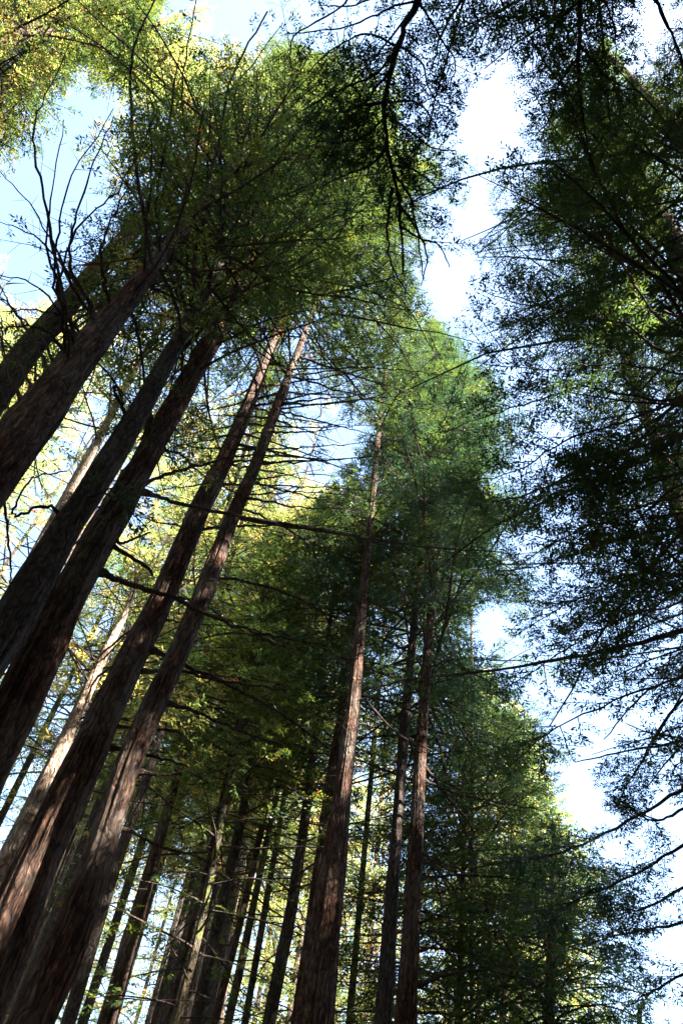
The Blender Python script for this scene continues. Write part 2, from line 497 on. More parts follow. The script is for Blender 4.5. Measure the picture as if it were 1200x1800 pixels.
def crown(T, h0, nb, Lmax, leaf=.11, tw=.9, spacing=.28, mat=None, rich=1.0, tint=.35, shape=.7, fan=None, rise=(.0, .25), droop=(.1, .35),
          tmin=.22, fine=True, strength=1.0, woody=True, dense=1.0, thin_low=.35, protect=True, thick=1.0):
    H = T.H; nb = int(nb * 1.5)
    for k in range(nb):
        u = ((k + rng.random()) / nb) ** .85
        z = h0 + u * (H - h0 - .4)
        p, r = trunk_at(T, z)
        if fan: a = rng.uniform(math.radians(fan[0]), math.radians(fan[1]))
        else: a = k * 2.39996 + rng.normal(0, .3)
        L = Lmax * ((1 - u) ** shape * (thin_low + (1 - thin_low) * min(1, u * 3.2 + .15)) + .10) * rng.uniform(.7, 1.15)
        P = bough_path(p, a, L, rng.uniform(*rise), rng.uniform(*droop), 9, rng.normal(0, .25))
        o_ = (openness(P) > .22) | in_shaft(P)
        if o_.any():
            c_ = int(np.argmax(o_))
            if c_ < 3: continue
            P = smooth_path(P[:c_], 9); L *= (c_ - 1) / 8
        br = (.008 + .0065 * L) * thick
        T.mb.tube(P, br * np.linspace(1, .22, 9) ** .9, 5, 1)
        dress_bough(T.acc, P, L, tmin, min(tw, L * .5), spacing, dense)
    z = np.linspace(H - 3.5, H + .25, 6)
    P = np.stack([np.interp(z, T.z, T.C[:, 0]), np.interp(z, T.z, T.C[:, 1]), z], 1)
    T.mb.tube(P, np.linspace(.05, .01, 6), 5, 1)
    for _ in range(3): P = P + 1e-4; dress_bough(T.acc, P, 3.7, .0, .7, spacing * .5, 1.0)
    finish_twigs(T.mb, T.acc, leaf, rich, tint, strength, fine, protect, woody=woody)
    if T.mb.n: T.crown = T.mb.build('crown', [mat or LEAF, TWIG], T.root)


def limb(T, px, w0, w1, reach=1.0, leafy=0, tw=.5, tmin=.3, lift=None, sides=7, label=None, twigs=0, leafmat=None, leaf=.10, name='branch', tint=.35, start=None):
    """a branch of its own, through photo pixels px; reach = distance at its tip / distance at its base"""
    if start is not None: d0 = start
    else:
        p = at_plane(px[0][0], px[0][1], T.n, T.d)
        d0 = float(np.linalg.norm(p - C0))
    m = len(px); P = []
    for i, (x, y) in enumerate(px):
        s = d0 * (1 + (reach - 1) * i / (m - 1))
        P.append(C0 + ray(x, y) * s)
    P = smooth_path(P, max(10, m * 5))
    dep = project(P)[2]
    L = float(np.sum(np.linalg.norm(np.diff(P, axis=0), axis=1)))
    t = np.linspace(0, 1, len(P))
    R = (w0 + (w1 - w0) * t ** .8) * dep / FPX / 2
    P[1:-1] += rng.normal(0, .012, P[1:-1].shape) * min(1.0, L / 2)
    R = R * (1 + .10 * np.sin(t * 37 + d0) * (t > .05)); R[0] *= 1.5
    if start is None:      # root the branch inside the trunk
        c, r = trunk_at(T, P[0, 2]); v = c - P[0]; v[2] = 0
        P = np.vstack([P[0] + v * .6 + np.array([0, 0, -.05]), P]); R = np.concatenate([[R[0] * 1.3], R])
    mb = MB(); mb.tube(P, R, sides, 1)
    acc = []
    if twigs:              # bare side twigs
        dress_bough(acc, P, L, .15, tw * 1.2, L / twigs, .5)
        B, D, Ln = acc.pop()
        twig_tubes(mb, B, D, Ln, .003 + .006 * Ln)
    if leafy:
        dress_bough(acc, P, L, tmin, tw, .22, leafy)
        finish_twigs(mb, acc, leaf, 1.0, tint, .35, True, False, shafts=False)
    o = mb.build(name, [leafmat or LEAF, TWIG], T.root, False)
    if label: o['label'] = label
    return o


def dead_branches(T, z0, z1, n, L=(1.2, 3.2), w=.016, az_bias=None, leafy=0, droop=(.05, .3)):
    """thin bare branches below the crown, each its own part"""
    for k in range(n):
        z = rng.uniform(z0, z1); p, r = trunk_at(T, z)
        a = rng.uniform(0, 6.28) if az_bias is None else math.radians(rng.normal(az_bias[0], az_bias[1]))
        l = rng.uniform(*L)
        P = bough_path(p, a, l, rng.uniform(-.05, .3), rng.uniform(*droop), 9, rng.normal(0, .4))
        mb = MB(); mb.tube(P, (w * (.5 + .25 * l)) * np.linspace(1, .2, 9), 5, 1)
        acc = []
        dress_bough(acc, P, l, .25, l * .28, .45, .8)
        B, D, Ln = acc.pop(); twig_tubes(mb, B, D, Ln, .003 + .004 * Ln)
        if leafy:
            dress_bough(acc, P, l, .35, .4, .3, leafy); finish_twigs(mb, acc, .10, .8, .4, 1.0, True, False)
        mb.build('branch', [LEAF, TWIG], T.root)


# ---- ground
mb = MB(); nG = 60
gx, gy = np.meshgrid(np.linspace(-300, 300, nG), np.linspace(-300, 300, nG), indexing='ij')
gz = -.06 + .25 * np.sin(gx / 17) * np.cos(gy / 13) * np.clip(np.hypot(gx, gy) / 40, 0, 1) - .2 * np.clip(np.hypot(gx, gy) / 30, 0, 1)
ii = np.arange(nG - 1)[:, None] * nG; jj = np.arange(nG - 1)[None]
mb.quads(np.stack([gx, gy, gz], -1), np.stack([ii + jj, ii + nG + jj, ii + nG + jj + 1, ii + jj + 1], -1))
gm, nt, b, out = new_mat('forest_floor')
nn = nt.nodes.new('ShaderNodeTexNoise'); nn.inputs['Scale'].default_value = 60; nn.inputs['Detail'].default_value = 8
cr = nt.nodes.new('ShaderNodeValToRGB'); cr.color_ramp.elements[0].color = (.03, .02, .012, 1); cr.color_ramp.elements[1].color = (.13, .08, .045, 1)
nt.links.new(nn.outputs[0], cr.inputs[0]); nt.links.new(cr.outputs[0], b.inputs['Base Color']); b.inputs['Roughness'].default_value = .95
g = mb.build('ground', [gm], None, True); g['kind'] = 'structure'

# ---- trunks in view
t_A = make_tree('distant grey trunk at the left edge, behind the thick knotted trunk', [(-40, 740, 64), (47, 617, 52), (98, 558, 46), (137, 515, 39), (200, 440, 32)], 9.5, 44, BARK_GREY, seed=2, prot=3, group='tall redwoods')
t_B = make_tree('thick knotted trunk at the left edge, bristling with bare dark branches on its upper side', [(-85, 935, 128), (-25, 850, 114), (32, 775, 104), (92, 700, 93), (122, 650, 83), (163, 600, 70), (200, 555, 60), (268, 471, 38), (330, 390, 26)], 6.5, 40, BARK, seed=3, prot=8, lumps=.10, group='tall redwoods', wmul=.94)
t_C = make_tree('straight grey-brown trunk between the thick knotted trunk and the lumpy reddish trunk', [(-50, 1200, 98), (-8, 1140, 88), (45, 1050, 78), (102, 950, 67), (168, 850, 58), (229, 750, 51), (258, 700, 45), (284, 650, 38), (330, 570, 30), (390, 460, 20)], 7.5, 42, BARK_GREY, seed=4, prot=8, lumps=.05, group='tall redwoods', wmul=.94)
t_D = make_tree('lumpy reddish trunk with knots and long bare branches reaching to the right', [(-40, 1380, 116), (28, 1240, 102), (72, 1150, 92), (118, 1050, 82), (172, 950, 73), (232, 850, 63), (278, 765, 55), (342, 650, 48), (400, 550, 42), (440, 480, 32), (520, 350, 18)], 8.2, 44, BARK, seed=5, prot=8, lumps=.11, group='tall redwoods', wmul=.94)
t_E = make_tree('tall smooth trunk with one bright sunlit patch low on its bark', [(-30, 1745, 116), (52, 1550, 92), (95, 1450, 82), (143, 1350, 72), (192, 1240, 60), (240, 1140, 54), (286, 1050, 49), (348, 900, 43), (389, 821, 34), (425, 740, 29), (440, 704, 26), (478, 605, 18), (520, 500, 12)], 9.6, 45, BARK, seed=6, prot=12, lumps=.035, group='tall redwoods')
t_F = make_tree('dark trunk running parallel just right of the one with the bright sunlit patch', [(50, 1800, 98), (105, 1700, 88), (140, 1600, 77), (191, 1450, 63), (222, 1350, 58), (265, 1250, 53), (302, 1175, 47), (355, 1050, 41), (412, 900, 33), (448, 821, 26), (490, 704, 20), (524, 617, 14), (560, 520, 9)], 9.0, 43, BARK, seed=7, prot=12, lumps=.035, group='tall redwoods', wmul=.92)
t_G = make_tree('thick trunk rising from the bottom centre with broken sunlight on its bark', [(552, 1810, 84), (563, 1700, 74), (582, 1550, 58), (595, 1450, 44), (607, 1350, 35), (620, 1250, 30), (629, 1150, 23), (638, 1050, 18), (652, 900, 15), (666, 750, 10)], 15, 42, BARK, seed=8, prot=7, lumps=.04, group='tall redwoods', wmul=.92)
t_S = make_tree('dark trunk hidden halfway behind the thick bottom-centre trunk, at its left', [(540, 1700, 34), (560, 1550, 30), (578, 1400, 24), (594, 1290, 18), (610, 1180, 12)], 17.5, 36, BARK, seed=9, group='tall redwoods')
t_H = make_tree('slim straight trunk, left one of the close pair right of centre', [(672, 1810, 36), (680, 1700, 31), (690, 1550, 26), (698, 1450, 22), (712, 1250, 19), (730, 1080, 15), (741, 970, 12), (748, 850, 8)], 17, 42, BARK_GREY, seed=10, prot=6, lumps=.03, group='tall redwoods')
t_I = make_tree('cracked trunk with its right edge sunlit, right one of the close pair right of centre', [(711, 1810, 46), (718, 1700, 39), (726, 1550, 32), (732, 1450, 28), (740, 1300, 23), (752, 1140, 19), (764, 1000, 16), (770, 850, 11)], 16.5, 41, BARK, seed=11, prot=6, lumps=.045, group='tall redwoods')
t_J = make_tree('pale sunlit trunk showing in strips behind the straight grey-brown trunk', [(-20, 1120, 36), (60, 985, 28), (130, 850, 22), (180, 760, 16), (230, 660, 11)], 15, 38, BARK_SUNLIT, seed=12, prot=3, step=.5, sides=24, group='tall redwoods')
t_K = make_tree('crooked pale trunk catching full sun between the lumpy trunk and the patched trunk', [(-10, 1560, 52), (45, 1450, 44), (95, 1345, 36), (140, 1250, 28), (178, 1160, 22), (222, 1080, 14), (240, 1020, 10), (265, 960, 7)], 13.5, 30, BARK_SUNLIT, name='broadleaf_tree', seed=13, prot=6, lumps=.10, step=.3, sides=24)
SMALL = [
    ('greyish slender trunk just right of the dark parallel trunk', [(118, 1810, 40), (165, 1640, 36), (210, 1500, 30), (255, 1380, 24), (285, 1290, 18), (305, 1200, 13)], 16, 34, BARK_GREY),
    ('dark trunk wrapped in shadowy foliage left of the cluster of thin trunks', [(185, 1810, 48), (225, 1660, 42), (268, 1520, 34), (305, 1390, 25), (340, 1260, 18), (360, 1150, 12)], 18, 32, BARK),
    ('very thin dark trunk leaning left of the thin trunk cluster', [(290, 1810, 15), (335, 1640, 14), (375, 1480, 13), (405, 1330, 11), (432, 1200, 9), (450, 1100, 7)], 19, 30, BARK),
    ('moss-stained dark trunk, leftmost thick one in the thin trunk cluster', [(305, 1810, 24), (342, 1680, 22), (368, 1560, 19), (390, 1440, 16), (420, 1290, 13), (440, 1180, 9)], 17.5, 30, BARK_MOSS),
    ('straight grey trunk in the middle of the thin trunk cluster', [(340, 1810, 32), (375, 1660, 29), (405, 1530, 26), (432, 1400, 22), (455, 1270, 17), (478, 1130, 12)], 20, 38, BARK_GREY),
    ('pale sunlit trunk glimpsed far back within the thin trunk cluster', [(385, 1810, 20), (405, 1650, 18), (425, 1500, 16), (440, 1400, 13), (455, 1300, 9)], 30, 36, BARK_SUNLIT),
    ('slim brown trunk just right of the straight grey trunk in the cluster', [(372, 1810, 22), (405, 1690, 20), (438, 1560, 18), (465, 1430, 15), (487, 1300, 11), (510, 1180, 8)], 21, 35, BARK),
    ('mossy thin trunk crossing the others in the cluster', [(398, 1810, 24), (432, 1660, 21), (462, 1510, 17), (488, 1390, 13), (510, 1280, 10), (525, 1180, 7)], 22, 33, BARK_MOSS),
    ('thin trunk at the right side of the cluster, before the clean grey one', [(428, 1810, 20), (455, 1660, 18), (478, 1530, 16), (500, 1400, 13), (518, 1270, 10)], 23, 35, BARK_GREY),
    ('clean grey trunk standing alone against bright leaves left of the thick centre trunk', [(470, 1810, 36), (500, 1660, 33), (522, 1540, 29), (540, 1410, 24), (555, 1290, 19), (566, 1190, 14)], 19, 38, BARK_GREY),
    ('small dark trunk low down at the right of the close pair', [(835, 1810, 15), (845, 1710, 14), (853, 1600, 11), (858, 1500, 8)], 26, 34, BARK),
    ('small dark trunk, the thicker one low in the right-hand foliage', [(880, 1810, 19), (890, 1710, 17), (896, 1600, 13), (900, 1500, 9)], 24, 33, BARK),
    ('thin pole-like trunk lowest in the right-hand foliage', [(925, 1810, 11), (930, 1720, 10), (936, 1620, 7)], 28, 33, BARK_GREY),
    ('slim trunk seen through foliage between the centre trunk and the close pair', [(640, 1500, 15), (655, 1330, 13), (668, 1180, 11), (682, 1020, 8), (692, 900, 6)], 24, 42, BARK_GREY),
]
small = [make_tree(l, [(x, y, w * .78) for x, y, w in p], d, H, m, seed=30 + i, prot=len(p) - 2, lumps=.04, step=.5, sides=20, group='thin trunks of the inner wood') for i, (l, p, d, H, m) in enumerate(SMALL)]


# ---- trees whose trunks stand outside the frame: placed by ground position, their boughs reach in
def place_tree(label, x, y, H, r0, mat=None, **k):
    T = Tree(); T.n = unit(np.array([x, y, 0.0])); T.d = math.hypot(x, y)
    z = np.arange(-.3, H, .5)
    C = np.stack([x + .02 * z, y + np.sin(z * .1 + x) * .15, z], 1); Rr = np.interp(z, [0, H * .5, H], [r0 * 1.25, r0 * .7, .05])
    T.C, T.R, T.H, T.z = C, Rr, C[-1, 2], z
    T.root = thing(k.get('name', 'redwood_tree'), label, 'tree', (x, y, 0), k.get('group', 'tall redwoods'))
    mb = MB(); trunk_mesh(mb, C, Rr, 24, int(abs(x * 7 + y)), .045, .04); mb.build('trunk', [mat or BARK], T.root, True)
    T.mb = MB(); T.acc = []
    return T


# sun shafts: lit patches on trunks (photo pixel, tree, radius m)
for px_, py_, T_, r_ in [(58, 1520, t_E, .5), (44, 1550, t_E, .36), (284, 1060, t_E, .10), (90, 1150, t_D, .02), (60, 1210, t_D, .02),
                         (208, 1405, t_F, .06), (348, 1075, t_F, .0), (620, 1270, t_G, .7), (612, 1350, t_G, .5), (625, 1190, t_G, .4),
                         (585, 1590, t_G, .2), (748, 1360, t_I, .3), (160, 1200, t_K, .35), (95, 1345, t_K, .2), (190, 1120, t_K, .4), (60, 985, t_J, .7),
                         (150, 830, t_J, .8), (478, 610, t_E, .5), (522, 625, t_F, .5), (128, 685, t_B, .0), (655, 890, t_G, .4), (744, 900, t_H, .7), (418, 1540, small[5], 1.0)]:
    SHAFTS.append((at_plane(px_, py_, T_.n, T_.d), r_))

# ---- crowns of the trunks in view
crown(t_A, 15, 95, 5.6, .13, 1.0, .30, tint=.45, mat=LEAF_SUNLIT, dense=0.50)
crown(t_B, 13, 115, 5.4, .11, .9, .28, tint=.5, mat=LEAF, dense=0.52)
crown(t_C, 15, 110, 5.0, .11, .9, .28, tint=.32, dense=0.54)
crown(t_D, 15, 120, 5.2, .11, .9, .28, tint=.30, dense=0.62)
crown(t_E, 21, 115, 6.0, .12, .9, .28, tint=.45, mat=LEAF, dense=0.85)
crown(t_F, 21, 120, 6.6, .12, .9, .28, tint=.45, dense=0.85)
crown(t_G, 19, 85, 4.6, .13, .9, .30, tint=.32, dense=0.90)
crown(t_H, 22, 70, 4.2, .13, .9, .30, tint=.30, dense=0.90)
crown(t_I, 15, 95, 5.2, .13, 1.0, .30, tint=.28, mat=LEAF_BLUE, dense=1.00)
crown(t_S, 20, 50, 3.6, .15, .9, .34, tint=.4)
crown(t_J, 17, 60, 4.2, .15, 1.0, .36, tint=.5, mat=LEAF_SUNLIT)
crown(t_K, 11, 40, 3.4, .15, .9, .36, tint=.5, mat=LEAF_SUNLIT, rise=(.2, .6))
for i, T in enumerate(small):
    crown(T, T.H * (.34 + .12 * (i % 3)), 60, 3.6, .12, .95, .36, tint=.38 + .05 * (i % 4), mat=(LEAF, LEAF_SUNLIT, LEAF)[i % 3], woody=False, dense=0.75)

# ---- the dark right-hand trees
r_A = place_tree('large dark redwood off the right edge whose long bare-stemmed boughs fan in from the right', 7.0, 6.1, 42, .55)
crown(r_A, 9, 150, 6.8, .085, 1.1, .27, tint=.28, shape=.55, rise=(.0, .3), tmin=.36, thick=1.0, thin_low=.8, dense=0.70)
r_B = place_tree('dark redwood low on the right whose boughs hang into the white sky gap', 13.5, 13.5, 34, .5)
crown(r_B, 6, 130, 7.2, .10, 1.0, .28, tint=.28, shape=.6, rise=(-.05, .25), tmin=.28, thin_low=.8, mat=LEAF_BLUE, dense=1.35)
r_C = place_tree('redwood at the upper right edge, a bit of brown trunk glimpsed between its dark leaves', 6.4, 3.6, 41, .5)
crown(r_C, 14, 120, 7.4, .085, 1.0, .28, tint=.42, shape=.6, tmin=.2, dense=.85)
r_D = place_tree('redwood added off the right edge to shade the near trunks', 15.5, 5.0, 40, .5)  # added out of view to keep the sun off the near trunks
crown(r_D, 8, 90, 6.0, .14, 1.1, .32, tint=.3, shape=.55, woody=False, dense=0.60)
r_E = place_tree('tall redwood deeper in on the right, its crown darkening the sky', 9.0, 12.6, 38, .45)
crown(r_E, 10, 120, 6.0, .13, 1.0, .28, tint=.3, shape=.6, tmin=.25, thin_low=.8, dense=0.60)
r_F = place_tree('dark redwood on the right, standing between the fan boughs and the low right tree', 11.5, 9.5, 37, .45)
crown(r_F, 8, 100, 6.0, .13, 1.0, .28, tint=.26, shape=.6, tmin=.25, thin_low=.8, dense=0.60)
c_1 = make_tree('dense dark conifer filling the space right of the close pair', [(960, 1900, 26), (968, 1700, 22), (975, 1500, 12)], 21, 27, BARK, name='conifer_tree', seed=61, sides=20, step=.5)
crown(c_1, 4, 110, 6.4, .12, 1.1, .32, tint=.22, shape=.75, woody=False, dense=1.30)
c_2 = make_tree('dark conifer just behind the close pair, its boughs reaching right', [(800, 1900, 16), (808, 1700, 13), (815, 1500, 9)], 23, 29, BARK, name='conifer_tree', seed=62, sides=20, step=.5)
crown(c_2, 5, 100, 6.0, .12, 1.1, .32, tint=.28, shape=.75, woody=False, dense=1.30)
c_3 = make_tree('sunlit yellow-green crown peeping over the dark conifers at the right', [(905, 1800, 18), (908, 1500, 14), (905, 1300, 8)], 34, 37, BARK, name='conifer_tree', seed=63, sides=16, step=1)
crown(c_3, 14, 80, 5.0, .2, 1.2, .4, tint=.5, shape=.7, woody=False, mat=LEAF_SUNLIT)
c_4 = make_tree('low conifer in the bottom right corner against the white sky', [(1110, 2050, 18), (1118, 1900, 14), (1125, 1750, 10)], 24, 17, BARK, name='conifer_tree', seed=64, sides=16, step=.5)
crown(c_4, 3, 70, 5.0, .15, 1.0, .32, tint=.28, shape=.7, woody=False, mat=LEAF_BLUE)
c_5 = make_tree('broad green crown spreading from behind the close pair towards the white sky gap', [(720, 1790, 20), (735, 1400, 16), (765, 1000, 10), (778, 800, 7)], 19, 41, BARK, name='redwood_tree', seed=65, sides=20, step=.5)
crown(c_5, 15, 130, 8.2, .13, 1.0, .3, tint=.3, mat=LEAF_BLUE, shape=.6, dense=1.00)
c_6 = make_tree('tall feathery conifer bordering the white sky gap, right of the close pair', [(828, 1800, 9), (829, 1400, 7), (828, 1000, 5)], 23, 41, BARK, name='conifer_tree', seed=66, sides=16, step=.5)
crown(c_6, 9, 150, 5.6, .12, 1.0, .3, tint=.26, shape=.5, dense=1.05)

# ---- overhead trees behind and beside the camera
o_A = place_tree('near redwood overhead, its dark bough hanging down at the top centre', 1.4, -2.6, 36, .5)
crown(o_A, 15, 100, 7.0, .08, .8, .27, tint=.42, dense=.8, shape=.5, fan=(-110, 200), tmin=.25, mat=LEAF_BLUE)
o_B = place_tree('redwood overhead at the top right corner with small sharp dark leaves', 5.4, -2.2, 34, .5)
crown(o_B, 16, 90, 7.0, .08, .8, .27, tint=.30, shape=.5, tmin=.25)
o_C = place_tree('pale green redwood crown in the top left corner', -9.5, -1.5, 40, .5)
crown(o_C, 11, 110, 5.5, .12, 1.0, .29, tint=.5, shape=.6, mat=LEAF_SUNLIT, dense=1.00)
o_D = place_tree('olive green redwood crown hanging at the left edge above the bare branches', -10.5, 4.0, 36, .5)
crown(o_D, 21, 80, 4.6, .12, 1.0, .29, tint=.45, shape=.6)
o_E = place_tree('tall sunlit redwood crown between the top left corner and the top centre', -12.0, 5.5, 50, .5)
crown(o_E, 18, 120, 5.5, .13, 1.0, .29, tint=.5, shape=.6, mat=LEAF_SUNLIT, dense=1.00)

# ---- far wood: one mass of crowns behind, with unseen shade trees added
mb = MB(); acc = []
for k in range(385):
    inn = k < 120 or 290 <= k < 325 or k >= 365
    if k < 120: a = math.radians(rng.uniform(-72, 21)); d = rng.uniform(33, 66); H = rng.uniform(28, 42) + (d - 27) * .18
    elif k < 210: a = math.radians(rng.uniform(60, 292)); d = rng.uniform(15, 42); H = rng.uniform(24, 36)
    elif k < 290: a = math.radians(rng.uniform(70, 178)); d = rng.uniform(9, 34); H = rng.uniform(28, 37)  # unseen trees, added to block the sun from the right
    elif 325 <= k < 365: a = math.radians(rng.uniform(95, 165)); d = rng.uniform(9, 26); H = rng.uniform(28, 37)  # more unseen trees, put in where sun still leaked onto the trunks
    else: a = math.radians(rng.uniform(-60, -2)); d = rng.uniform(25, 31); H = d * rng.uniform(1.4, 1.85)
    if math.radians(8) < a < .5: H = min(H, d * .62)
    x, y = d * math.sin(a), d * math.cos(a)
    while openness(np.array([[x, y, H], [x, y, H - 2.5]])).max() > .4 and H > 8: H -= 1
    if k >= 120 and in_shaft(np.stack([x + 0 * np.arange(0, H, .5), y + 0 * np.arange(0, H, .5), np.arange(0, H, .5)], 1), 1.0).any(): continue
    h0 = rng.uniform(3, 13) if k < 290 else H * .42; z = np.arange(0, H, 2.0)
    C = np.stack([x + 0 * z, y + 0 * z, z], 1); mb.tube(C, np.interp(z, [0, H], [rng.uniform(.12, .24) if inn else .35, .03]), 8, 1)
    nb = 48
    for j in range(nb):
        u = (j + rng.random()) / nb; L = (rng.uniform(3.6, 5.6)) * ((1 - u) ** .65 * .9 + .12)
        P = bough_path(np.array([x, y, h0 + u * (H - h0)]), j * 2.4 + k, L, rng.uniform(0, .3), rng.uniform(.1, .4), 5)
        if in_shaft(P).any(): continue
        mb.tube(P, .05 * np.linspace(1, .3, 5), 3, 1)
        dress_bough(acc, P, L, .15, 1.2, .42, 1.15 if inn else 2.0)
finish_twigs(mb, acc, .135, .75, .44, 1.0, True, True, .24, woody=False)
far = mb.build('distant_woods', [LEAF_SUNLIT, BARK_GREY])
far['kind'] = 'stuff'; far['label'] = 'sunlit yellow-green far woods seen between the trunks, plus unseen trees added for shade'; far['category'] = 'woods'

# ---- branches that show one by one
V = limb
# lumpy trunk
V(t_D, [(258, 770), (262, 735), (258, 700), (290, 650), (345, 590), (420, 520), (500, 440), (590, 372)], 15, 3, 1.25, leafy=.35, tmin=.55)
V(t_D, [(255, 850), (300, 832), (380, 810), (450, 800), (560, 806)], 8, 2, 1.1, twigs=6)
V(t_D, [(262, 868), (310, 884), (400, 903), (520, 925), (620, 943), (720, 968)], 9, 2, 1.15, twigs=8)
V(t_D, [(200, 960), (228, 978), (262, 1000), (268, 1012)], 9, 5)
V(t_D, [(205, 950), (215, 955), (240, 945), (265, 935)], 7, 3)
V(t_D, [(185, 1008), (230, 1028), (300, 1048), (360, 1078), (430, 1106), (500, 1122), (560, 1132)], 12, 3, 1.05, twigs=7)
V(t_D, [(300, 1048), (350, 1060), (400, 1090), (430, 1112)], 5, 2, 1.0, start=15.2)
V(t_D, [(290, 790), (320, 800), (350, 830), (420, 870)], 6, 2, 1.1, leafy=.6, tmin=.4)
# patched trunk and its dark neighbour
V(t_E, [(275, 1145), (330, 1172), (400, 1203), (470, 1240), (530, 1280), (590, 1325)], 9, 3, 1.05, twigs=6)
V(t_E, [(255, 1180), (320, 1180), (380, 1196), (440, 1202), (505, 1215)], 8, 3, 1.05)
V(t_E, [(208, 1277), (250, 1280), (310, 1286), (320, 1292)], 6, 3)
V(t_E, [(200, 1315), (240, 1322), (290, 1335), (330, 1346)], 9, 3)
V(t_E, [(270, 1085), (330, 1095), (400, 1100)], 5, 2)
V(t_F, [(303, 1237), (360, 1258), (430, 1288), (497, 1310)], 8, 3)
V(t_F, [(250, 1357), (280, 1362), (318, 1360)], 9, 3)
V(t_F, [(214, 1456), (240, 1466), (280, 1487), (318, 1498)], 8, 4, label='reddish broken branch stub')
V(t_F, [(355, 1015), (430, 1022), (520, 1050), (570, 1080), (585, 1140)], 7, 2, 1.1, leafy=.4, tmin=.4)
V(t_F, [(400, 905), (480, 922), (560, 930), (660, 948), (760, 962), (880, 970)], 8, 2, 1.2, twigs=8)
V(t_F, [(410, 890), (470, 912), (545, 960), (560, 1010)], 5, 2, 1.1)
for (x0, y0, T_) in [(470, 640, t_E), (455, 680, t_E), (440, 715, t_E), (430, 745, t_E), (415, 780, t_E), (400, 815, t_E), (385, 850, t_E), (510, 660, t_F), (500, 690, t_F), (488, 710, t_F), (475, 735, t_F), (468, 760, t_F), (455, 790, t_F), (445, 815, t_F), (430, 845, t_F), (415, 870, t_F), (350, 930, t_E), (500, 650, t_F), (520, 625, t_F), (482, 720, t_F), (425, 760, t_E)]:
    for q in range(2):
        dx = random.uniform(120, 290); sl_ = random.uniform(-.18, .42); cv = random.uniform(-.18, .14); dx *= (1 if q == 0 or random.random() < .45 else -.7)
        V(T_, [(x0, y0), (x0 + dx * .3, y0 + abs(dx) * .3 * sl_ + abs(dx) * cv * .1), (x0 + dx * .65, y0 + abs(dx) * .65 * sl_ + abs(dx) * cv * .35), (x0 + dx, y0 + abs(dx) * sl_ + abs(dx) * cv)],
          random.uniform(3.5, 6.5), 1.2, random.uniform(.9, 1.15), twigs=random.choice((5, 8, 10)), tw=.4, leafy=random.choice((0, .25, .5)), tmin=.5, sides=5)
# thick knotted trunk: bare branches on its upper side
BB = [[(100, 690), (60, 600), (20, 540), (0, 500)], [(45, 745), (20, 660), (5, 600), (0, 540)], [(110, 672), (130, 600), (105, 490), (80, 350), (60, 250), (75, 180), (130, 62)],
      [(178, 575), (135, 520), (105, 450), (60, 370), (0, 300)], [(150, 620), (100, 520), (100, 440), (120, 330), (200, 190)], [(140, 640), (112, 560), (60, 500), (-20, 480)], [(65, 715), (40, 640), (10, 600), (-30, 560)],
      [(115, 660), (112, 590), (108, 520), (85, 440), (90, 350), (112, 210)], [(175, 560), (150, 520), (120, 480), (70, 420), (0, 390)], [(90, 700), (70, 660), (45, 650), (0, 610)], [(195, 560), (185, 500), (178, 450), (190, 400), (240, 300)],
      [(160, 600), (160, 540), (125, 470), (130, 400), (160, 300), (200, 205)], [(60, 720), (30, 690), (10, 640), (0, 590)], [(130, 650), (80, 580), (0, 575)], [(30, 760), (10, 700), (-20, 660)], [(155, 610), (120, 560), (60, 545), (0, 548)],
      [(100, 680), (80, 600), (40, 560), (0, 520)], [(182, 580), (150, 540), (105, 452), (130, 440), (182, 412)], [(120, 668), (118, 560), (100, 500), (140, 400), (210, 330), (280, 190)]]
for i, p in enumerate(BB):
    V(t_B, p, random.uniform(6, 10), 1.6, random.uniform(.95, 1.35), twigs=7, tw=.3, leafy=(.15 if i % 4 == 0 else 0), tmin=.7)
V(t_B, [(62, 770), (60, 800), (75, 860), (62, 840)][:3], 4, 2)
V(t_C, [(228, 746), (215, 715), (200, 685), (206, 680), (218, 712)], 8, 3, label='dead hooked branch')
V(t_C, [(112, 918), (90, 890), (60, 895), (28, 908), (30, 880), (60, 840), (120, 828)], 8, 2.5, .97)
V(t_B, [(8, 880), (14, 930), (20, 1000), (16, 1040)], 6, 2.5)
V(t_C, [(135, 885), (180, 865), (215, 855), (240, 870)], 4, 2, .95, leafy=2.2, tw=.45, tmin=.2, leafmat=LEAF_BLUE)
V(t_C, [(160, 860), (210, 880), (235, 905), (260, 930)], 4, 2, .95, leafy=2.2, tw=.45, tmin=.2, leafmat=LEAF_BLUE)
# boughs sweeping up and left at the top left
V(t_C, [(330, 560), (300, 440), (280, 380), (300, 290), (332, 215)], 9, 3, 1.3, leafy=.6, tmin=.5)
V(t_C, [(340, 545), (350, 370), (380, 270), (410, 130), (470, 20)], 9, 3, 1.25, leafy=.5, tmin=.5)
V(t_B, [(270, 490), (240, 300), (230, 160), (240, 70), (272, 0)], 8, 3, 1.2, leafy=.6, tmin=.5)
V(t_B, [(300, 460), (330, 300), (320, 160), (345, 0)], 6, 2, 1.2, leafy=.6, tmin=.4)
V(t_D, [(430, 500), (450, 380), (480, 320), (515, 268)], 6, 3, 1.2, leafy=.6, tmin=.5)
V(t_D, [(340, 620), (375, 570), (430, 510), (480, 450)], 8, 3, 1.1, leafy=.6, tmin=.3)
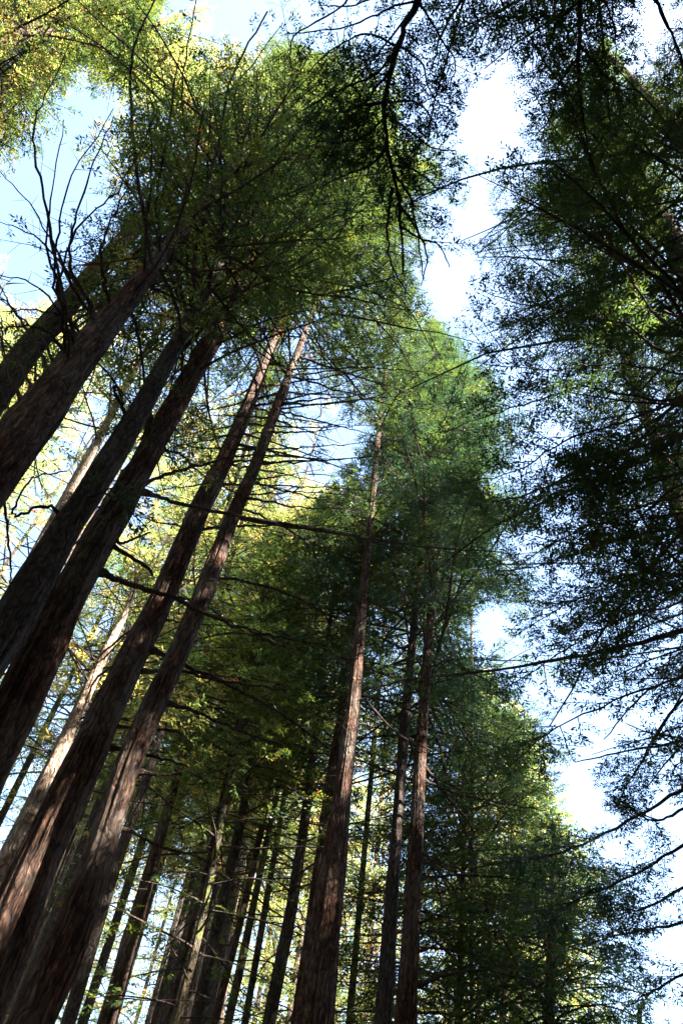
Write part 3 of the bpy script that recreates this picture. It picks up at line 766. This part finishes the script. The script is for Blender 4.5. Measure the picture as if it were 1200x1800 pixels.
# centre pair
V(t_I, [(748, 1350), (790, 1405), (820, 1440), (840, 1480)], 6, 2, 1.05)
V(t_I, [(748, 1372), (800, 1395), (900, 1415), (960, 1425)], 5, 1.6, 1.05, twigs=5)
V(t_I, [(742, 1545), (810, 1538), (900, 1545), (1000, 1562)], 5, 1.6, 1.05, twigs=5)
V(t_I, [(740, 1730), (790, 1712), (870, 1708), (950, 1740), (1010, 1795)], 7, 2, .95, twigs=4)
V(t_I, [(742, 1500), (760, 1520), (775, 1590), (800, 1640)], 5, 2)
V(t_I, [(745, 1670), (800, 1650), (850, 1680), (900, 1700)], 4, 1.5, twigs=4)
V(t_I, [(745, 1620), (790, 1590), (830, 1580), (900, 1600)], 4, 1.5, twigs=4)
V(t_H, [(690, 1640), (640, 1600), (600, 1560)], 3, 1.5, twigs=3)
V(t_G, [(640, 1230), (700, 1290), (760, 1320)], 5, 2, 1.05, twigs=3)
V(t_G, [(620, 1330), (575, 1350), (540, 1400), (500, 1380)], 4, 1.5, 1.05, twigs=4)
V(small[9], [(540, 1402), (520, 1392), (500, 1384)], 5, 4, label='pale sunlit branch stub')
for T_, z0, z1, n in ((t_G, 10, 24, 12), (t_H, 10, 24, 12), (t_I, 8, 22, 14), (t_S, 10, 20, 8), (small[0], 8, 18, 8), (small[1], 8, 16, 8), (small[4], 8, 18, 6), (small[9], 8, 18, 6), (t_J, 10, 18, 8), (t_K, 6, 14, 7), (t_A, 14, 24, 8)):
    dead_branches(T_, z0, z1, n, leafy=.0)
# the fan of boughs from the right
RR = [[(1330, 1080), (1200, 1108), (1080, 1140), (1000, 1155), (850, 1180), (740, 1192), (640, 1212)], [(1300, 620), (1190, 700), (1080, 690), (1020, 680), (940, 706), (860, 730), (780, 760)],
      [(1290, 640), (1160, 560), (1080, 440), (1020, 330), (950, 215)], [(1250, 520), (1180, 620), (1100, 570), (1040, 560), (960, 540), (900, 530), (840, 508)], [(1240, 480), (1130, 470), (1040, 430), (930, 352), (835, 305)],
      [(1330, 760), (1200, 765), (1080, 800), (950, 860), (860, 880), (760, 850)], [(1340, 800), (1200, 830), (1100, 850), (1000, 862), (900, 890), (820, 940)], [(1340, 700), (1200, 705), (1100, 740), (1000, 770), (900, 830), (790, 850)],
      [(1360, 850), (1200, 870), (1080, 910), (960, 960), (880, 1020)], [(1370, 900), (1200, 925), (1080, 950), (960, 990), (840, 1010)], [(1380, 930), (1200, 970), (1100, 1020), (1000, 1060), (900, 1120)],
      [(1330, 740), (1200, 738), (1130, 770), (1040, 850), (980, 960)], [(1350, 820), (1200, 850), (1110, 930), (1060, 1040), (1000, 1120)], [(1400, 1150), (1200, 1190), (1060, 1240), (960, 1290), (880, 1360)],
      [(1320, 720), (1200, 660), (1080, 640), (960, 650), (850, 640)], [(1330, 780), (1200, 795), (1060, 830), (960, 850)], [(1270, 600), (1200, 560), (1130, 545), (1060, 550), (980, 560)],
      [(1400, 1000), (1200, 1060), (1100, 1085), (980, 1150), (860, 1230)]]
for i, p in enumerate(RR):
    V(r_A, p, (13 if i == 0 else random.uniform(5.5, 8)), 1.5, random.uniform(1.15, 1.5), start=float(np.linalg.norm(at_plane(p[0][0], p[0][1], r_A.n, r_A.d) - C0)) if False else random.uniform(11.5, 14), leafy=1.5, tw=.85, tmin=.38, tint=.3)
for p in [[(1330, 1300), (1200, 1385), (1090, 1450), (980, 1500), (900, 1512), (820, 1530)], [(1350, 1400), (1200, 1485), (1110, 1540), (1000, 1590), (960, 1640)], [(1330, 1180), (1200, 1230), (1130, 1330), (1080, 1420)],
          [(1340, 1240), (1200, 1300), (1100, 1320), (1010, 1340)], [(1330, 1560), (1200, 1620), (1100, 1640), (1030, 1660)], [(1330, 1500), (1200, 1560), (1120, 1600), (1060, 1590)], [(1330, 1620), (1220, 1700), (1150, 1740), (1100, 1770)], [(1330, 1330), (1200, 1420), (1140, 1440), (1080, 1400)], [(1330, 1120), (1220, 1180), (1130, 1220), (1060, 1300)]]:
    V(r_B, p, 8, 2, 1.1, start=18, leafy=1.5, tw=.9, tmin=.3, tint=.3, leafmat=LEAF_BLUE)
# overhead
V(o_A, [(790, -120), (735, 0), (700, 80), (676, 180), (680, 260), (700, 350), (708, 480)], 15, 4, .97, start=13.5, leafy=2.6, tw=.6, tmin=.05, leafmat=LEAF_BLUE, leaf=.078)
for p in [[(735, 0), (770, 60), (800, 110), (790, 150)], [(700, 80), (740, 110), (760, 170), (800, 200)], [(678, 200), (720, 230), (760, 260), (800, 265)], [(685, 290), (730, 300), (770, 330), (800, 330)], [(700, 80), (640, 60), (580, 90), (540, 130)], [(735, 0), (670, 20), (600, 50), (500, 60)],
          [(735, 0), (690, -20), (620, 10), (560, 10)], [(676, 180), (730, 180), (760, 210), (770, 240)], [(705, 400), (740, 420), (770, 430), (790, 470)]]:
    V(o_A, p, 5, 2, 1.0, start=13.4, leafy=1.5, tw=.6, tmin=.05, leafmat=LEAF_BLUE, leaf=.08)
for p in [[(690, 120), (640, 180), (600, 230), (560, 290)], [(680, 200), (640, 240), (590, 250), (540, 240)], [(680, 260), (650, 290), (600, 310), (560, 330)], [(690, 300), (720, 350), (735, 420), (745, 490)], [(690, 330), (680, 400), (690, 470), (720, 520)],
          [(705, 70), (660, 130), (590, 160), (540, 190)], [(676, 180), (620, 190), (580, 215), (530, 300)], [(700, 360), (730, 400), (750, 450), (740, 500)]]:
    V(o_A, p, 6, 2, 1.0, start=13.2, leafy=1.2, tw=.7, tmin=.05, leafmat=LEAF_BLUE, leaf=.08)
V(o_B, [(1030, -120), (1020, 0), (1015, 100), (1022, 190), (1030, 260)], 12, 3, 1.0, start=14.5, leafy=2.6, tw=.6, tmin=.1, leaf=.078)
V(o_B, [(1130, -100), (1150, 0), (1190, 80), (1210, 150)], 8, 3, 1.0, start=14, leafy=2.6, tw=.6, tmin=.1, leaf=.078)
for p in [[(860, -100), (880, 0), (900, 50), (890, 110)], [(940, -100), (930, 0), (950, 60), (940, 120)], [(1020, 0), (980, 40), (960, 90), (930, 150)], [(1018, 80), (1060, 130), (1090, 150), (1120, 160)], [(980, -80), (1060, 0), (1080, 60), (1080, 120)], [(1015, 100), (980, 150), (970, 200), (940, 240)], [(840, -100), (830, 0), (840, 50), (820, 90)]]:
    V(o_B, p, 5, 2, 1.0, start=14.2, leafy=1.5, tw=.6, tmin=.05, leaf=.078)
V(o_A, [(850, -100), (810, 0), (775, 60), (760, 120)], 8, 3, 1.0, start=14.5, leafy=2.6, tw=.55, tmin=.1, leafmat=LEAF_BLUE, leaf=.078)
V(o_A, [(640, -100), (610, 0), (520, 60), (510, 120)], 5, 2, 1.0, start=14.5, leafy=.8, tw=.4, tmin=.1, leafmat=LEAF_BLUE, leaf=.078)
open('/tmp/leaves','w').write(str(NLEAF))
